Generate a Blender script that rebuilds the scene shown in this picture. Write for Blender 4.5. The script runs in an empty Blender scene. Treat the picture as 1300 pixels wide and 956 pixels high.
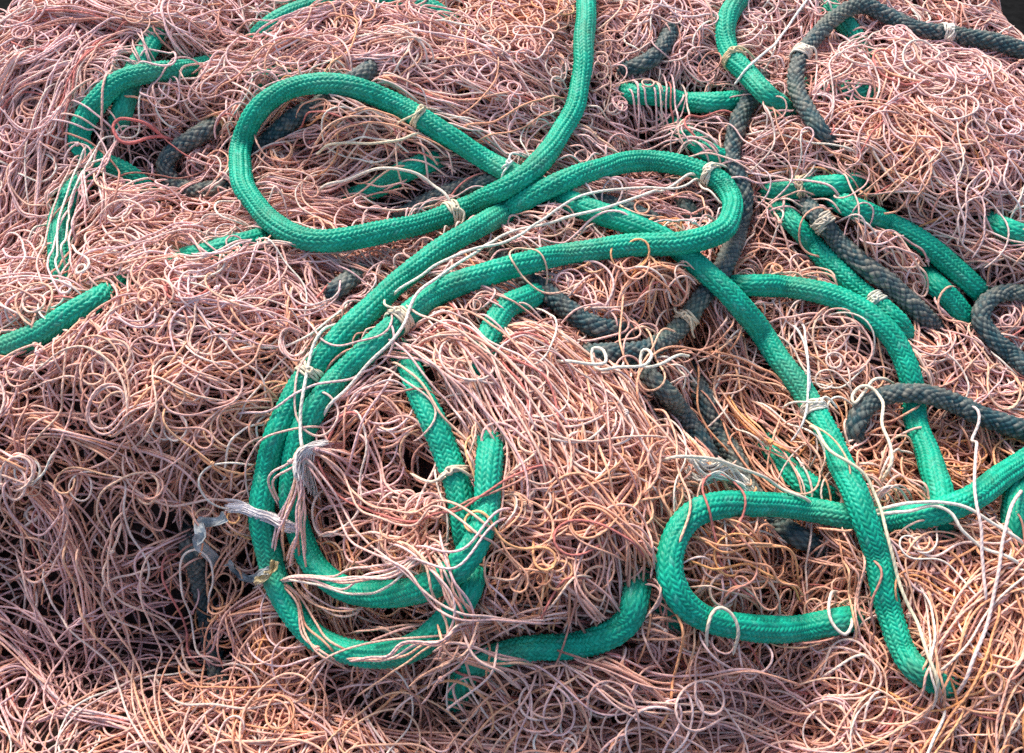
# A heap of pink fishing net with green and dark braided ropes lying across it.
import bpy, math
import numpy as np

rng = np.random.default_rng(7)
sc = bpy.context.scene
COL = sc.collection
R = math.radians

# ------------------------------------------------------------------ frames
TILT, LOOK = R(20), R(22)                       # slope of the heap's face; view axis against its normal
FPX = 650 / math.tan(R(27))
DIST = FPX / 1000.0                             # one photo pixel is about a millimetre at the middle
TV = np.array([0, math.cos(TILT), math.sin(TILT)])
NV = np.array([0, -math.sin(TILT), math.cos(TILT)])
XV = np.array([1.0, 0, 0])
PITCH = TILT + LOOK
CV = np.array([0, -math.sin(PITCH), math.cos(PITCH)])
CAM = NV * 0.07 + CV * DIST
UPV = np.array([0, math.cos(PITCH), math.sin(PITCH)])
CAM_S, CAM_T, CAM_W = 0.0, CAM @ TV, CAM @ NV


def st_of(px, py, w):
    """the point of the heap face, at height w above its mean plane, that a photo point shows"""
    px = np.asarray(px, float); py = np.asarray(py, float)
    d = -CV[None] + ((px - 650) / FPX)[:, None] * XV - ((py - 478) / FPX)[:, None] * UPV
    k = (w - CAM_W) / (d @ NV)
    return np.stack([CAM_S + k * d[:, 0], CAM_T + k * (d @ TV)], 1)


def world(st, w):
    return st[:, :1] * XV + st[:, 1:2] * TV + np.asarray(w)[:, None] * NV


# ------------------------------------------------------------------ the heap's height raster
S0, S1, T0, T1, CELL = -1.10, 1.10, -0.80, 0.96, 0.002
NS, NT = int((S1 - S0) / CELL), int((T1 - T0) / CELL)
gs = S0 + (np.arange(NS) + .5) * CELL
gt = T0 + (np.arange(NT) + .5) * CELL
GS, GT = np.meshgrid(gs, gt)                    # [t, s]

LUMPS = [(640, 560, 150, 120, 55), (230, 485, 185, 88, 62), (560, 110, 140, 70, 35), (1150, 200, 110, 60, 38),
         (480, 590, 70, 60, -15), (700, 690, 110, 80, 35), (1220, 770, 110, 80, 38), (80, 720, 165, 55, -16), (70, 830, 170, 80, -38), (160, 1010, 260, 60, 6), (430, 95, 70, 45, 14), (330, 400, 70, 45, 14), (100, 520, 80, 45, 16), (740, 520, 60, 45, 10), (1080, 440, 60, 35, 16), (1250, 250, 60, 45, 12), (230, 290, 80, 25, -12), (60, 280, 60, 60, 10),
         (252, 735, 32, 65, -42), (345, 800, 70, 50, 14), (130, 640, 100, 30, 25), (850, 140, 80, 40, -45), (1000, 290, 80, 60, -32),
         (150, 240, 80, 60, -18), (870, 480, 60, 80, -20), (975, 700, 50, 45, -32),
         (790, 360, 55, 38, 28), (1200, 620, 90, 40, -20), (60, 120, 100, 80, 28), (950, 400, 60, 60, -12),
         (560, 870, 200, 40, -20), (1000, 870, 100, 30, -12)]


def base_height(s, t):
    w = np.zeros_like(s)
    for px, py, sx, sy, a in LUMPS:
        c = st_of([px], [py], 0.05)[0]
        w += 2.3 * a / 1000 * np.exp(-.5 * (((s - c[0]) * 1000 / sx) ** 2 + ((t - c[1]) * 1000 / sy) ** 2))
    w += 0.016 * np.sin(s * 13 + 1.7 * np.sin(t * 9)) * np.sin(t * 15 + 1.3 * np.sin(s * 11 + 1))
    # the heap falls away to the ground on every side
    for (ax, ay), (bx, by), hard in (((-60, 100), (74, -14), 7), ((1268, -20), (1312, 48), 7)):
        a, b = st_of([ax, bx], [ay, by], 0.03)
        n = np.array([-(b - a)[1], (b - a)[0]]); n /= np.hypot(*n)
        if n[1] < 0: n = -n
        d = (s - a[0]) * n[0] + (t - a[1]) * n[1]
        w -= hard * np.minimum(np.where(d > 0, np.sqrt(d * d + 0.006 ** 2) - .006, 0), .12)
    for d in (np.abs(s) - 0.92, t - 0.74, -0.62 - t):
        w -= 1.5 * np.where(d > 0, np.sqrt(d * d + .05 ** 2) - .05, 0)
    return w


H = base_height(GS, GT)
B0 = H.copy()
CLEAR = np.zeros_like(H)
for (ax, ay), (bx, by) in (((-60, 100), (74, -14)), ((1268, -20), (1312, 48))):      # no strand hangs past the heap's far corners
    a, b = st_of([ax, bx], [ay, by], .03)
    n = np.array([-(b - a)[1], (b - a)[0]]); n /= np.hypot(*n) * np.sign(n[1])
    CLEAR[((GS - a[0]) * n[0] + (GT - a[1]) * n[1]) > .004] = 1.1
# where a rope lies open to view


def ij(st):
    j = np.clip(((st[:, 0] - S0) / CELL).astype(int), 3, NS - 4)
    i = np.clip(((st[:, 1] - T0) / CELL).astype(int), 3, NT - 4)
    return i, j


def smooth(z, n):
    for _ in range(n):
        p = np.concatenate([z[:1], z, z[-1:]])
        z = .25 * p[:-2] + .5 * p[1:-1] + .25 * p[2:]
    return z


def envelope(raw, ds, curv, W):
    env = raw.copy(); n = len(raw)
    for k in range(1, min(W, n - 1) + 1):
        c = curv * (k * ds) ** 2
        np.maximum(env[k:], raw[:-k] - c, out=env[k:])
        np.maximum(env[:-k], raw[k:] - c, out=env[:-k])
    return env


def lay_twine(st, r, ds, curv=11.0, sink=.45, tuck=0.012, W=8, sm=5):
    """drop one thin strand on whatever lies there, and remember it"""
    i, j = ij(st)
    c = H[i, j]
    raw = np.maximum(np.maximum(c, H[i + 1, j]), np.maximum(H[i, j + 1], np.maximum(H[i - 1, j], H[i, j - 1])))
    n = len(raw)
    env = smooth(envelope(raw, ds, curv, W), sm)
    z = env * (1 - sink) + smooth(c, 8) * sink + r * .85
    if tuck:
        k = np.minimum(np.arange(n), np.arange(n)[::-1]) * ds
        z = z - tuck * np.exp(-(k / .014) ** 2)
    for di, dj in ((0, 0), (1, 0), (0, 1), (-1, 0), (0, -1)):
        np.maximum.at(H, (i + di, j + dj), z + r * (.8 if di == dj else .45))
    return z


# ------------------------------------------------------------------ mesh building
def make_mesh(name, V, F, mat, attrs=(), parent=None):
    me = bpy.data.meshes.new(name)
    V = np.ascontiguousarray(V, np.float32); F = np.ascontiguousarray(F, np.int32)
    me.vertices.add(len(V)); me.vertices.foreach_set("co", V.ravel())
    me.loops.add(F.size); me.loops.foreach_set("vertex_index", F.ravel())
    me.polygons.add(len(F)); me.polygons.foreach_set("loop_start", np.arange(0, F.size, F.shape[1], dtype=np.int32))
    me.polygons.foreach_set("use_smooth", np.ones(len(F), bool))
    for an, kind, data in attrs:
        at = me.attributes.new(an, kind, 'POINT')
        at.data.foreach_set("color" if kind == 'FLOAT_COLOR' else "vector" if kind == 'FLOAT_VECTOR' else "value",
                            np.ascontiguousarray(data, np.float32).ravel())
    me.update(calc_edges=True); me.validate()
    me.materials.append(mat)
    o = bpy.data.objects.new(name, me); COL.objects.link(o)
    if parent is not None: o.parent = parent
    return o


def tubes(strands, K=5):
    """strands: list of (points Nx3, radius, rgb) -> verts, faces, attributes of round strands"""
    P = np.concatenate([s[0] for s in strands]); n = np.array([len(s[0]) for s in strands])
    end = np.cumsum(n); start = end - n
    first = np.zeros(len(P), bool); first[start] = True
    last = np.zeros(len(P), bool); last[end - 1] = True
    nx = np.where(last, np.arange(len(P)), np.arange(len(P)) + 1); pv = np.where(first, np.arange(len(P)), np.arange(len(P)) - 1)
    nx = np.minimum(nx, len(P) - 1); pv = np.maximum(pv, 0)
    T = P[nx] - P[pv]; T /= np.linalg.norm(T, axis=1, keepdims=True) + 1e-12
    side = np.cross(T, NV); side /= np.linalg.norm(side, axis=1, keepdims=True) + 1e-9
    up = np.cross(side, T)
    rad = np.repeat([s[1] for s in strands], n) * np.where(first | last, .25, 1.0)
    a = np.arange(K) * 2 * math.pi / K
    ca, sa = np.cos(a), np.sin(a)
    V = P[:, None] + rad[:, None, None] * (ca[None, :, None] * side[:, None] + sa[None, :, None] * up[:, None])
    seg = np.linalg.norm(P - P[pv], axis=1)
    u = np.cumsum(seg)
    tw = np.empty((len(P), K, 3)); tw[..., 0] = ca; tw[..., 1] = sa; tw[..., 2] = u[:, None]
    colr = np.repeat(np.array([s[2] for s in strands]), n, axis=0)
    colr = np.concatenate([colr, np.ones((len(P), 1))], 1)
    colr = np.repeat(colr[:, None], K, 1)
    b = np.nonzero(~last)[0] * K
    k = np.arange(K); k2 = (k + 1) % K
    F = np.stack([b[:, None] + k, b[:, None] + k2, b[:, None] + K + k2, b[:, None] + K + k], 2).reshape(-1, 4)
    return V.reshape(-1, 3), F, [("tw", 'FLOAT_VECTOR', tw.reshape(-1, 3)), ("col", 'FLOAT_COLOR', colr.reshape(-1, 4))]


def spline(ctrl, step):
    """Catmull-Rom through control points, resampled evenly"""
    c = np.asarray(ctrl, float)
    c = np.concatenate([2 * c[:1] - c[1:2], c, 2 * c[-1:] - c[-2:-1]])
    out = []
    for i in range(1, len(c) - 2):
        p0, p1, p2, p3 = c[i - 1:i + 3]
        d = [max(1e-6, np.linalg.norm(q - p) ** .5) for p, q in ((p0, p1), (p1, p2), (p2, p3))]
        t0, t1 = 0, d[0]; t2 = t1 + d[1]; t3 = t2 + d[2]
        t = np.linspace(t1, t2, 24, endpoint=False)[:, None]
        A1 = (t1 - t) / (t1 - t0) * p0 + (t - t0) / (t1 - t0) * p1
        A2 = (t2 - t) / (t2 - t1) * p1 + (t - t1) / (t2 - t1) * p2
        A3 = (t3 - t) / (t3 - t2) * p2 + (t - t2) / (t3 - t2) * p3
        B1 = (t2 - t) / (t2 - t0) * A1 + (t - t0) / (t2 - t0) * A2
        B2 = (t3 - t) / (t3 - t1) * A2 + (t - t1) / (t3 - t1) * A3
        out.append((t2 - t) / (t2 - t1) * B1 + (t - t1) / (t2 - t1) * B2)
    out.append(c[-2:-1])
    return resample(np.concatenate(out), step)


def resample(p, step):
    d = np.concatenate([[0], np.cumsum(np.linalg.norm(np.diff(p, axis=0), axis=1))])
    n = max(3, int(round(d[-1] / step)) + 1)
    u = np.linspace(0, d[-1], n)
    return np.stack([np.interp(u, d, p[:, k]) for k in range(p.shape[1])], 1)


# ------------------------------------------------------------------ materials
def new_mat(name):
    m = bpy.data.materials.new(name); m.use_nodes = True
    nt = m.node_tree; nt.nodes.clear()
    out = nt.nodes.new("ShaderNodeOutputMaterial"); bs = nt.nodes.new("ShaderNodeBsdfPrincipled")
    nt.links.new(bs.outputs[0], out.inputs[0])
    return m, nt, bs


def math_node(nt, op, a, b=None, c=None):
    n = nt.nodes.new("ShaderNodeMath"); n.operation = op
    for k, v in enumerate((a, b, c)):
        if v is None: continue
        if isinstance(v, (int, float)): n.inputs[k].default_value = v
        else: nt.links.new(v, n.inputs[k])
    return n.outputs[0]


def twine_material(name, pitch, lobes, rough, spec, var=.25, bump=.4):
    m, nt, bs = new_mat(name)
    at = nt.nodes.new("ShaderNodeAttribute"); at.attribute_name = "col"
    tw = nt.nodes.new("ShaderNodeAttribute"); tw.attribute_name = "tw"
    sp = nt.nodes.new("ShaderNodeSeparateXYZ"); nt.links.new(tw.outputs["Vector"], sp.inputs[0])
    ang = math_node(nt, 'ARCTAN2', sp.outputs[1], sp.outputs[0])
    ph = math_node(nt, 'MULTIPLY_ADD', ang, float(lobes), math_node(nt, 'MULTIPLY', sp.outputs[2], 2 * math.pi / pitch))
    sn = math_node(nt, 'SINE', ph)
    bp = nt.nodes.new("ShaderNodeBump"); bp.inputs["Strength"].default_value = bump; bp.inputs["Distance"].default_value = .0005
    nt.links.new(sn, bp.inputs["Height"]); nt.links.new(bp.outputs[0], bs.inputs["Normal"])
    tc = nt.nodes.new("ShaderNodeTexCoord")
    nz = nt.nodes.new("ShaderNodeTexNoise"); nz.inputs["Scale"].default_value = 45; nz.inputs["Detail"].default_value = 3
    nt.links.new(tc.outputs["Object"], nz.inputs["Vector"])
    mr = nt.nodes.new("ShaderNodeMapRange"); mr.inputs[1].default_value = .3; mr.inputs[2].default_value = .7
    mr.inputs[3].default_value = 1 - var; mr.inputs[4].default_value = 1 + var * .6
    nt.links.new(nz.outputs[0], mr.inputs[0])
    mx = nt.nodes.new("ShaderNodeVectorMath"); mx.operation = 'SCALE'
    nt.links.new(at.outputs["Color"], mx.inputs[0]); nt.links.new(mr.outputs[0], mx.inputs["Scale"])
    nt.links.new(mx.outputs[0], bs.inputs["Base Color"])
    bs.inputs["Roughness"].default_value = rough
    bs.inputs["Specular IOR Level"].default_value = spec
    return m


def rope_material(name, rough, spec, fibre, grime=.4, stain=(.16, .22, .13)):
    m, nt, bs = new_mat(name)
    at = nt.nodes.new("ShaderNodeAttribute"); at.attribute_name = "col"
    tc = nt.nodes.new("ShaderNodeTexCoord")
    nz = nt.nodes.new("ShaderNodeTexNoise"); nz.inputs["Scale"].default_value = 24; nz.inputs["Detail"].default_value = 5
    nt.links.new(tc.outputs["Object"], nz.inputs["Vector"])
    mr = nt.nodes.new("ShaderNodeMapRange"); mr.inputs[1].default_value = .3; mr.inputs[2].default_value = .7
    mr.inputs[3].default_value = .8; mr.inputs[4].default_value = 1.15
    nt.links.new(nz.outputs[0], mr.inputs[0])
    mx = nt.nodes.new("ShaderNodeVectorMath"); mx.operation = 'SCALE'
    nt.links.new(at.outputs["Color"], mx.inputs[0]); nt.links.new(mr.outputs[0], mx.inputs["Scale"])
    # grime and salt left in patches
    n3 = nt.nodes.new("ShaderNodeTexNoise"); n3.inputs["Scale"].default_value = 9; n3.inputs["Detail"].default_value = 7
    n3.inputs["Roughness"].default_value = .65
    nt.links.new(tc.outputs["Object"], n3.inputs["Vector"])
    m3 = nt.nodes.new("ShaderNodeMapRange"); m3.inputs[1].default_value = .52; m3.inputs[2].default_value = .75
    m3.inputs[3].default_value = 0; m3.inputs[4].default_value = grime
    nt.links.new(n3.outputs[0], m3.inputs[0])
    gm = nt.nodes.new("ShaderNodeMix"); gm.data_type = 'RGBA'
    nt.links.new(m3.outputs[0], gm.inputs[0]); nt.links.new(mx.outputs[0], gm.inputs[6]); gm.inputs[7].default_value = (*stain, 1)
    nt.links.new(gm.outputs[2], bs.inputs["Base Color"])
    n2 = nt.nodes.new("ShaderNodeTexNoise"); n2.inputs["Scale"].default_value = 900; n2.inputs["Detail"].default_value = 2
    nt.links.new(tc.outputs["Object"], n2.inputs["Vector"])
    bp = nt.nodes.new("ShaderNodeBump"); bp.inputs["Strength"].default_value = fibre; bp.inputs["Distance"].default_value = .0005
    nt.links.new(n2.outputs[0], bp.inputs["Height"]); nt.links.new(bp.outputs[0], bs.inputs["Normal"])
    bs.inputs["Roughness"].default_value = rough
    bs.inputs["Specular IOR Level"].default_value = spec
    return m


def plain_material(name, c1, c2, scale, rough, bump=.4):
    m, nt, bs = new_mat(name)
    tc = nt.nodes.new("ShaderNodeTexCoord")
    nz = nt.nodes.new("ShaderNodeTexNoise"); nz.inputs["Scale"].default_value = scale; nz.inputs["Detail"].default_value = 6
    nt.links.new(tc.outputs["Object"], nz.inputs["Vector"])
    cr = nt.nodes.new("ShaderNodeValToRGB")
    cr.color_ramp.elements[0].position = .35; cr.color_ramp.elements[0].color = (*c1, 1)
    cr.color_ramp.elements[1].position = .68; cr.color_ramp.elements[1].color = (*c2, 1)
    nt.links.new(nz.outputs[0], cr.inputs[0]); nt.links.new(cr.outputs[0], bs.inputs["Base Color"])
    bp = nt.nodes.new("ShaderNodeBump"); bp.inputs["Strength"].default_value = bump; bp.inputs["Distance"].default_value = .003
    nt.links.new(nz.outputs[0], bp.inputs["Height"]); nt.links.new(bp.outputs[0], bs.inputs["Normal"])
    bs.inputs["Roughness"].default_value = rough
    return m


M_TWINE = twine_material("net_twine", .0075, 2, .7, .18)
M_CORD = twine_material("white_cord", .008, 2, .65, .3, .15)
M_GREEN = rope_material("green_braid", .5, .3, .15)
M_DARK = rope_material("dark_braid", .6, .4, .5)
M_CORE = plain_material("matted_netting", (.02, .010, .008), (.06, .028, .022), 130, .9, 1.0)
M_GROUND = plain_material("dark_quay", (.004, .004, .004), (.009, .009, .009), 40, 1.0)
M_GROUND.node_tree.nodes['Principled BSDF'].inputs['Specular IOR Level'].default_value = .05
M_FOIL = plain_material("grey_plastic", (.27, .30, .31), (.48, .50, .49), 60, .75)
M_TAPE = plain_material("yellowed_plastic", (.42, .33, .16), (.58, .50, .33), 70, .5)


def tag(o, label=None, cat=None, group=None, kind=None):
    if label: o["label"] = label
    if cat: o["category"] = cat
    if group: o["group"] = group
    if kind: o["kind"] = kind
    return o


# ------------------------------------------------------------------ how the net runs, read off the photograph
# px, py, running angle (down is positive), alignment, curl, tone (lilac 0 .. ochre 1: net colour with sky tint and bounced orange light mixed in), density
FLOW = [(40, 120, 120, .6, .4, .05, 1), (60, 230, 105, .6, .4, .1, 1), (60, 330, 125, .5, .5, .15, 1), (180, 20, 20, .5, .5, .05, 1),
        (260, 30, 30, .6, .4, .05, 1), (260, 140, 0, .1, 1, .2, 1), (150, 170, 60, .4, .5, .1, .8), (200, 290, 150, .4, .7, .15, 1),
        (330, 240, 170, .6, .5, .2, .9), (390, 200, 160, .5, .6, .6, 1), (440, 60, 160, .5, .6, .05, 1), (500, 90, 30, .3, .8, .1, 1),
        (620, 90, 0, .05, 1, .15, 1), (640, 20, 10, .2, .9, .5, .9), (480, 190, 15, .7, .4, .2, 1), (600, 140, 20, .4, .7, .15, 1),
        (560, 225, 10, .5, .6, .15, .8), (700, 180, 20, .5, .5, .1, .9), (830, 30, 0, .1, 1, .1, 1), (810, 130, 85, .4, .6, 0, .7),
        (830, 175, 10, .7, .4, .05, .7), (1000, 30, 100, .4, .6, .05, .9), (980, 170, 60, .3, .8, .2, .8), (1180, 80, 0, .05, 1, .05, 1),
        (1100, 140, 40, .4, .6, .2, 1), (1150, 210, 40, .6, .6, .45, 1), (1250, 170, 0, .05, 1, .2, 1), (1260, 260, 15, .4, .7, .05, .9),
        (1210, 310, 160, .4, .7, .2, .8), (130, 350, 140, .5, .6, .15, .9), (220, 400, 0, .05, 1, .25, 1), (330, 380, 10, .2, .9, .1, 1),
        (300, 330, 5, .7, .4, .1, 1), (40, 500, 170, .5, .6, .25, 1), (180, 530, 0, .05, 1, .3, 1), (150, 450, 0, .05, 1, .25, 1), (320, 450, 0, .05, 1, .25, 1), (240, 480, 0, .05, 1, .3, 1), (300, 540, 150, .35, .8, .5, 1), (370, 560, 150, .5, .6, .5, 1),
        (230, 590, 140, .3, .8, .65, 1), (80, 600, 10, .7, .4, .5, .7), (130, 650, 0, .1, 1, .3, .8), (250, 660, 120, .4, .6, .5, .5),
        (60, 760, 20, .3, .9, .05, .34), (170, 760, 150, .3, .9, .05, .3), (60, 830, 20, .3, .9, .05, .36), (130, 800, 20, .3, .9, .05, .34), (200, 840, 5, .6, .5, .2, .5), (340, 800, 70, .3, .8, .8, .9),
        (310, 720, 120, .4, .7, .7, .7), (430, 530, 30, .4, .6, .15, .9), (480, 600, 0, .05, 1, .3, .9), (460, 680, 30, .5, .6, .2, .9),
        (470, 470, 95, .6, .3, .1, .9), (560, 420, 25, .8, .25, .2, 1), (620, 480, 50, .85, .2, .25, 1), (660, 560, 60, .8, .25, .3, 1),
        (720, 520, 55, .6, .5, .25, 1), (740, 590, 0, .1, 1, .2, 1), (680, 680, 50, .3, .8, .7, 1), (760, 700, 70, .3, .8, .6, 1),
        (690, 790, 5, .7, .4, .25, 1), (795, 370, 120, .15, 1, .75, 1), (770, 470, 40, .5, .6, .3, .7), (840, 600, 65, .7, .4, .45, .9),
        (930, 480, 55, .7, .4, .6, .8), (980, 560, 50, .8, .3, .65, .8), (1010, 400, 30, .5, .7, .35, .9), (1080, 430, 30, .5, .6, .35, 1),
        (1130, 560, 90, .1, 1, .5, .6), (1200, 560, 50, .4, .8, .8, .8), (1230, 480, 20, .3, .8, .15, .7), (960, 290, 30, .3, .8, .15, .7),
        (1130, 300, 40, .6, .4, .4, .7), (920, 720, 10, .3, 1, .95, .9), (1000, 750, 110, .6, .5, .6, .7), (1180, 740, 30, .4, .7, .35, .9),
        (1240, 780, 115, .6, .5, .6, 1), (1200, 840, 100, .5, .6, .75, 1), (960, 850, 170, .3, .8, .2, .9), (840, 840, 10, .4, .7, .3, .9),
        (600, 900, 5, .4, .7, .4, 1), (300, 930, 10, .4, .7, .4, 1), (1000, 940, 170, .4, .7, .3, 1), (660, 360, 30, .5, .7, .1, .8),
        (520, 340, 150, .5, .6, .1, .8)]
FL = np.array(FLOW, float)
FST = st_of(FL[:, 0], FL[:, 1], 0.05)
fs = np.arange(S0, S1 + .01, .01); ft = np.arange(T0, T1 + .01, .01)
FGS, FGT = np.meshgrid(fs, ft)
wsum = 0; acc = 0
for k in range(len(FL)):
    d2 = (FGS - FST[k, 0]) ** 2 + (FGT - FST[k, 1]) ** 2
    wk = np.exp(-d2 / (2 * .045 ** 2)) + 1e-4 / (d2 + .002)
    th = -R(FL[k, 2])
    acc = acc + wk[..., None] * np.array([FL[k, 3] * math.cos(2 * th), FL[k, 3] * math.sin(2 * th), *FL[k, 4:7]])
    wsum = wsum + wk
FIELD = acc / wsum[..., None]


def field(st):
    j = np.clip(((st[:, 0] - S0) / .01).astype(int), 0, len(fs) - 1)
    i = np.clip(((st[:, 1] - T0) / .01).astype(int), 0, len(ft) - 1)
    return FIELD[i, j]


COVER = np.zeros((len(ft), len(fs)))          # metres of strand in each square centimetre


def coarse(st):
    return (np.clip(((st[:, 1] - T0) / .01).astype(int), 1, len(ft) - 2), np.clip(((st[:, 0] - S0) / .01).astype(int), 1, len(fs) - 2))


PAL = np.array([(.86, .53, .51), (.90, .52, .44), (.90, .46, .32), (.88, .41, .23), (.82, .37, .15)])


def twine_colour(tone, top):
    x = np.clip(tone * 1.0 + rng.normal(0, .16), 0, .999) * 4
    k = int(x); c = PAL[k] * (1 - (x - k)) + PAL[min(k + 1, 4)] * (x - k)
    q = rng.random()
    if q < .015: c = np.array((.60, .20, .17))
    elif q < .11: c = np.array((.88, .66, .56))
    elif q < .15: c = np.array((.55, .26, .20))
    c = c * rng.uniform(.8, 1.08) * (.82 + .27 * top)  # upper layers paler: sun fading, plus highlights and depth shade put into the colour
    return np.clip(c, 0, .85)


FOLDS = [(80, 180, "pale lilac net hanging straight down the left side"), (250, 120, "curly pale net round the left rope loop"),
         (560, 110, "pale pink curly net across the top"), (830, 100, "pale loose net strands over half buried ropes"),
         (1170, 130, "pale lilac curly net in the upper right"), (240, 430, "big salmon fold with wide open loops"),
         (110, 600, "fanned strands under the big salmon fold"), (120, 790, "thin lilac loops over a dark hollow"),
         (340, 800, "orange brown net in shade below the rope rings"), (480, 600, "salmon loops inside the rope coil"),
         (640, 490, "combed parallel salmon strands beside the coil"), (720, 660, "orange salmon tangle on the middle mound"),
         (800, 380, "small orange net knot ringed by dark rope"), (930, 530, "rosy brown strands running down the hollow"),
         (1120, 430, "rose coloured strands between the right ropes"), (1150, 570, "loose ochre and white loops"),
         (930, 740, "fine ochre frayed curls inside the lower rope bend"), (1220, 790, "pink and orange strands arching at lower right"),
         (700, 860, "net strands along the bottom edge")]
FOLD_ST = st_of([f[0] for f in FOLDS], [f[1] for f in FOLDS], .05)
fold_strands = [[] for _ in FOLDS]


def keep(st, z, r, c):
    m = st[len(st) // 2]
    k = int(np.argmin(((FOLD_ST - m) ** 2).sum(1)))
    W_ = world(st, z)
    fold_strands[k].append((W_, r, c))
    if rng.random() < .09:                                  # a net knot on the strand
        q = rng.integers(2, len(st) - 2); a = np.linspace(0, 4.5 * math.pi, 22); t = W_[q + 1] - W_[q - 1]; t /= np.linalg.norm(t)
        sd_ = np.cross(t, NV); sd_ /= np.linalg.norm(sd_); up_ = np.cross(sd_, t)
        kn = W_[q] + (np.linspace(-1, 1, 22) * r * 1.5)[:, None] * t + r * 1.35 * (np.cos(a)[:, None] * sd_ + np.sin(a)[:, None] * up_)
        fold_strands[k].append((kn, r * .9, c * 1.04))


DS = .0037
SEED_BOX = (-.90, .90, -.58, .74)


def lay_layer(target_len, top, loose=0.0, cut=True, spots=None):
    """lay families of strands until so many metres lie there"""
    total = 0
    while total < target_len:
        NF = 220 if spots is None else len(spots)
        p = np.stack([rng.uniform(SEED_BOX[0], SEED_BOX[1], NF), rng.uniform(SEED_BOX[2], SEED_BOX[3], NF)], 1)
        f = field(p)
        i, j = ij(p)
        want = COVER.sum() / 25000 * f[:, 4] ** 2 + .015       # thin spots are filled first
        ok = (rng.random(NF) < f[:, 4]) & (rng.random(NF) < np.clip(1.7 - COVER[coarse(p)] / want, .08, 1)) & (B0[i, j] > -.16)
        if spots is not None: p = spots + rng.normal(0, .012, spots.shape); f = field(p); ok = np.ones(NF, bool)
        p, f = p[ok], f[ok]; NF = len(p)
        al = np.hypot(f[:, 0], f[:, 1]); th = .5 * np.arctan2(f[:, 1], f[:, 0])
        curl = np.clip(f[:, 2] + loose, 0, 1)
        curly = rng.random(NF) < 1 - (1 - curl) ** 1.2 * .97
        mem = np.where(curly, rng.integers(1, 5, NF), rng.integers(3, 10, NF))
        fam = np.repeat(np.arange(NF), mem); N = len(fam)
        steps = 110
        nf = rng.normal(0, 1, (NF, steps)); 
        th0 = th + rng.normal(0, .25, NF) + (rng.random(NF) < .5) * math.pi + rng.normal(0, 1, NF) * np.where(curly, 1.2, .15)
        k0 = np.where(curly, rng.choice([-1, 1], NF) / np.where(rng.random(NF) < .12, rng.uniform(.013, .02, NF), rng.uniform(.02, .07, NF)), rng.normal(0, 4, NF))
        # the bend of a strand tightens and opens along its length, so loops are never true circles
        wl1, wl2 = rng.uniform(.05, .16, NF), rng.uniform(.12, .4, NF); p1, p2 = rng.uniform(0, 6.28, NF), rng.uniform(0, 6.28, NF)
        m1, m2 = rng.uniform(.4, 1.1, NF), rng.uniform(.3, 1.0, NF)
        own = np.where(curly, .55, .30)[fam]
        sig = np.where(curly, 4.5, 2.6)[fam]
        spread = np.where(curly, rng.uniform(.004, .012, NF), rng.uniform(.005, .014, NF))[fam]
        pos = p[fam] + rng.normal(0, 1, (N, 2)) * spread[:, None]
        ang = th0[fam] + rng.normal(0, .10, N)
        kap = k0[fam] * rng.uniform(.75, 1.25, N); kk = np.zeros(N)
        alm = np.where(curly, .15, 1.0)[fam]
        jit = rng.normal(0, .35, N)
        path = np.empty((N, steps, 2))
        if spots is not None:
            pos = pos - .07 * np.stack([np.cos(ang), np.sin(ang)], 1)
        for q in range(steps):
            path[:, q] = pos
            g = field(pos)
            kk = kk * .94 + sig * (nf[fam, q] * (1 - own) + rng.normal(0, 1, N) * own)
            phi = .5 * np.arctan2(g[:, 1], g[:, 0]); a = np.hypot(g[:, 0], g[:, 1])
            ang = ang + DS * (kap * (1 + m1[fam] * np.sin(q * DS / wl1[fam] * 6.28 + p1[fam] + jit) + m2[fam] * np.sin(q * DS / wl2[fam] * 6.28 + p2[fam])) + kk + alm * a * 22 * np.sin(2 * (phi - ang)) * .5)
            pos = pos + DS * np.stack([np.cos(ang), np.sin(ang)], 1)
        if spots is not None: curly[:] = rng.random(NF) < .5
        ln = np.where(curly, rng.integers(28, 84, NF), rng.integers(40, 110, NF))[fam] - rng.integers(0, 14, N)
        tone = f[:, 3]
        order = rng.permutation(NF)
        starts = np.concatenate([[0], np.cumsum(mem)])
        for fi in order:
            ft_ = tone[fi] + rng.normal(0, .08)
            for m in range(starts[fi], starts[fi + 1]):
                st = path[m, :max(16, ln[m])]
                if cut:
                    i, j = ij(st)
                    bad = CLEAR[i, j] > rng.random() * 1.02
                    if bad.any():
                        e = np.concatenate([[-1], np.nonzero(bad)[0], [len(st)]])
                        gaps = np.diff(e) - 1; b = int(np.argmax(gaps))
                        if gaps[b] < 9: continue
                        st = st[e[b] + 1: e[b + 1]]
                if len(st) < 8: continue
                r = rng.uniform(.00115, .00165)
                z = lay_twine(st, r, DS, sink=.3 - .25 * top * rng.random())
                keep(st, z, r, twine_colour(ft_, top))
                ci_, cj_ = coarse(st)
                for da in (-1, 0, 1): np.add.at(COVER, (ci_ + da, cj_), DS / 5)
                for da in (-1, 1): np.add.at(COVER, (ci_, cj_ + da), DS / 5)
                total += len(st) * DS


# ------------------------------------------------------------------ ropes
def rope_raw(Hm, st, r):
    vals = []
    for k in range(8):
        a = k * math.pi / 4
        vals.append(Hm[ij(st + np.array([math.cos(a), math.sin(a)]) * r * .6)])
    vals.append(Hm[ij(st)])
    v = np.array(vals)
    return .45 * v.max(0) + .55 * v.mean(0)


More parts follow.
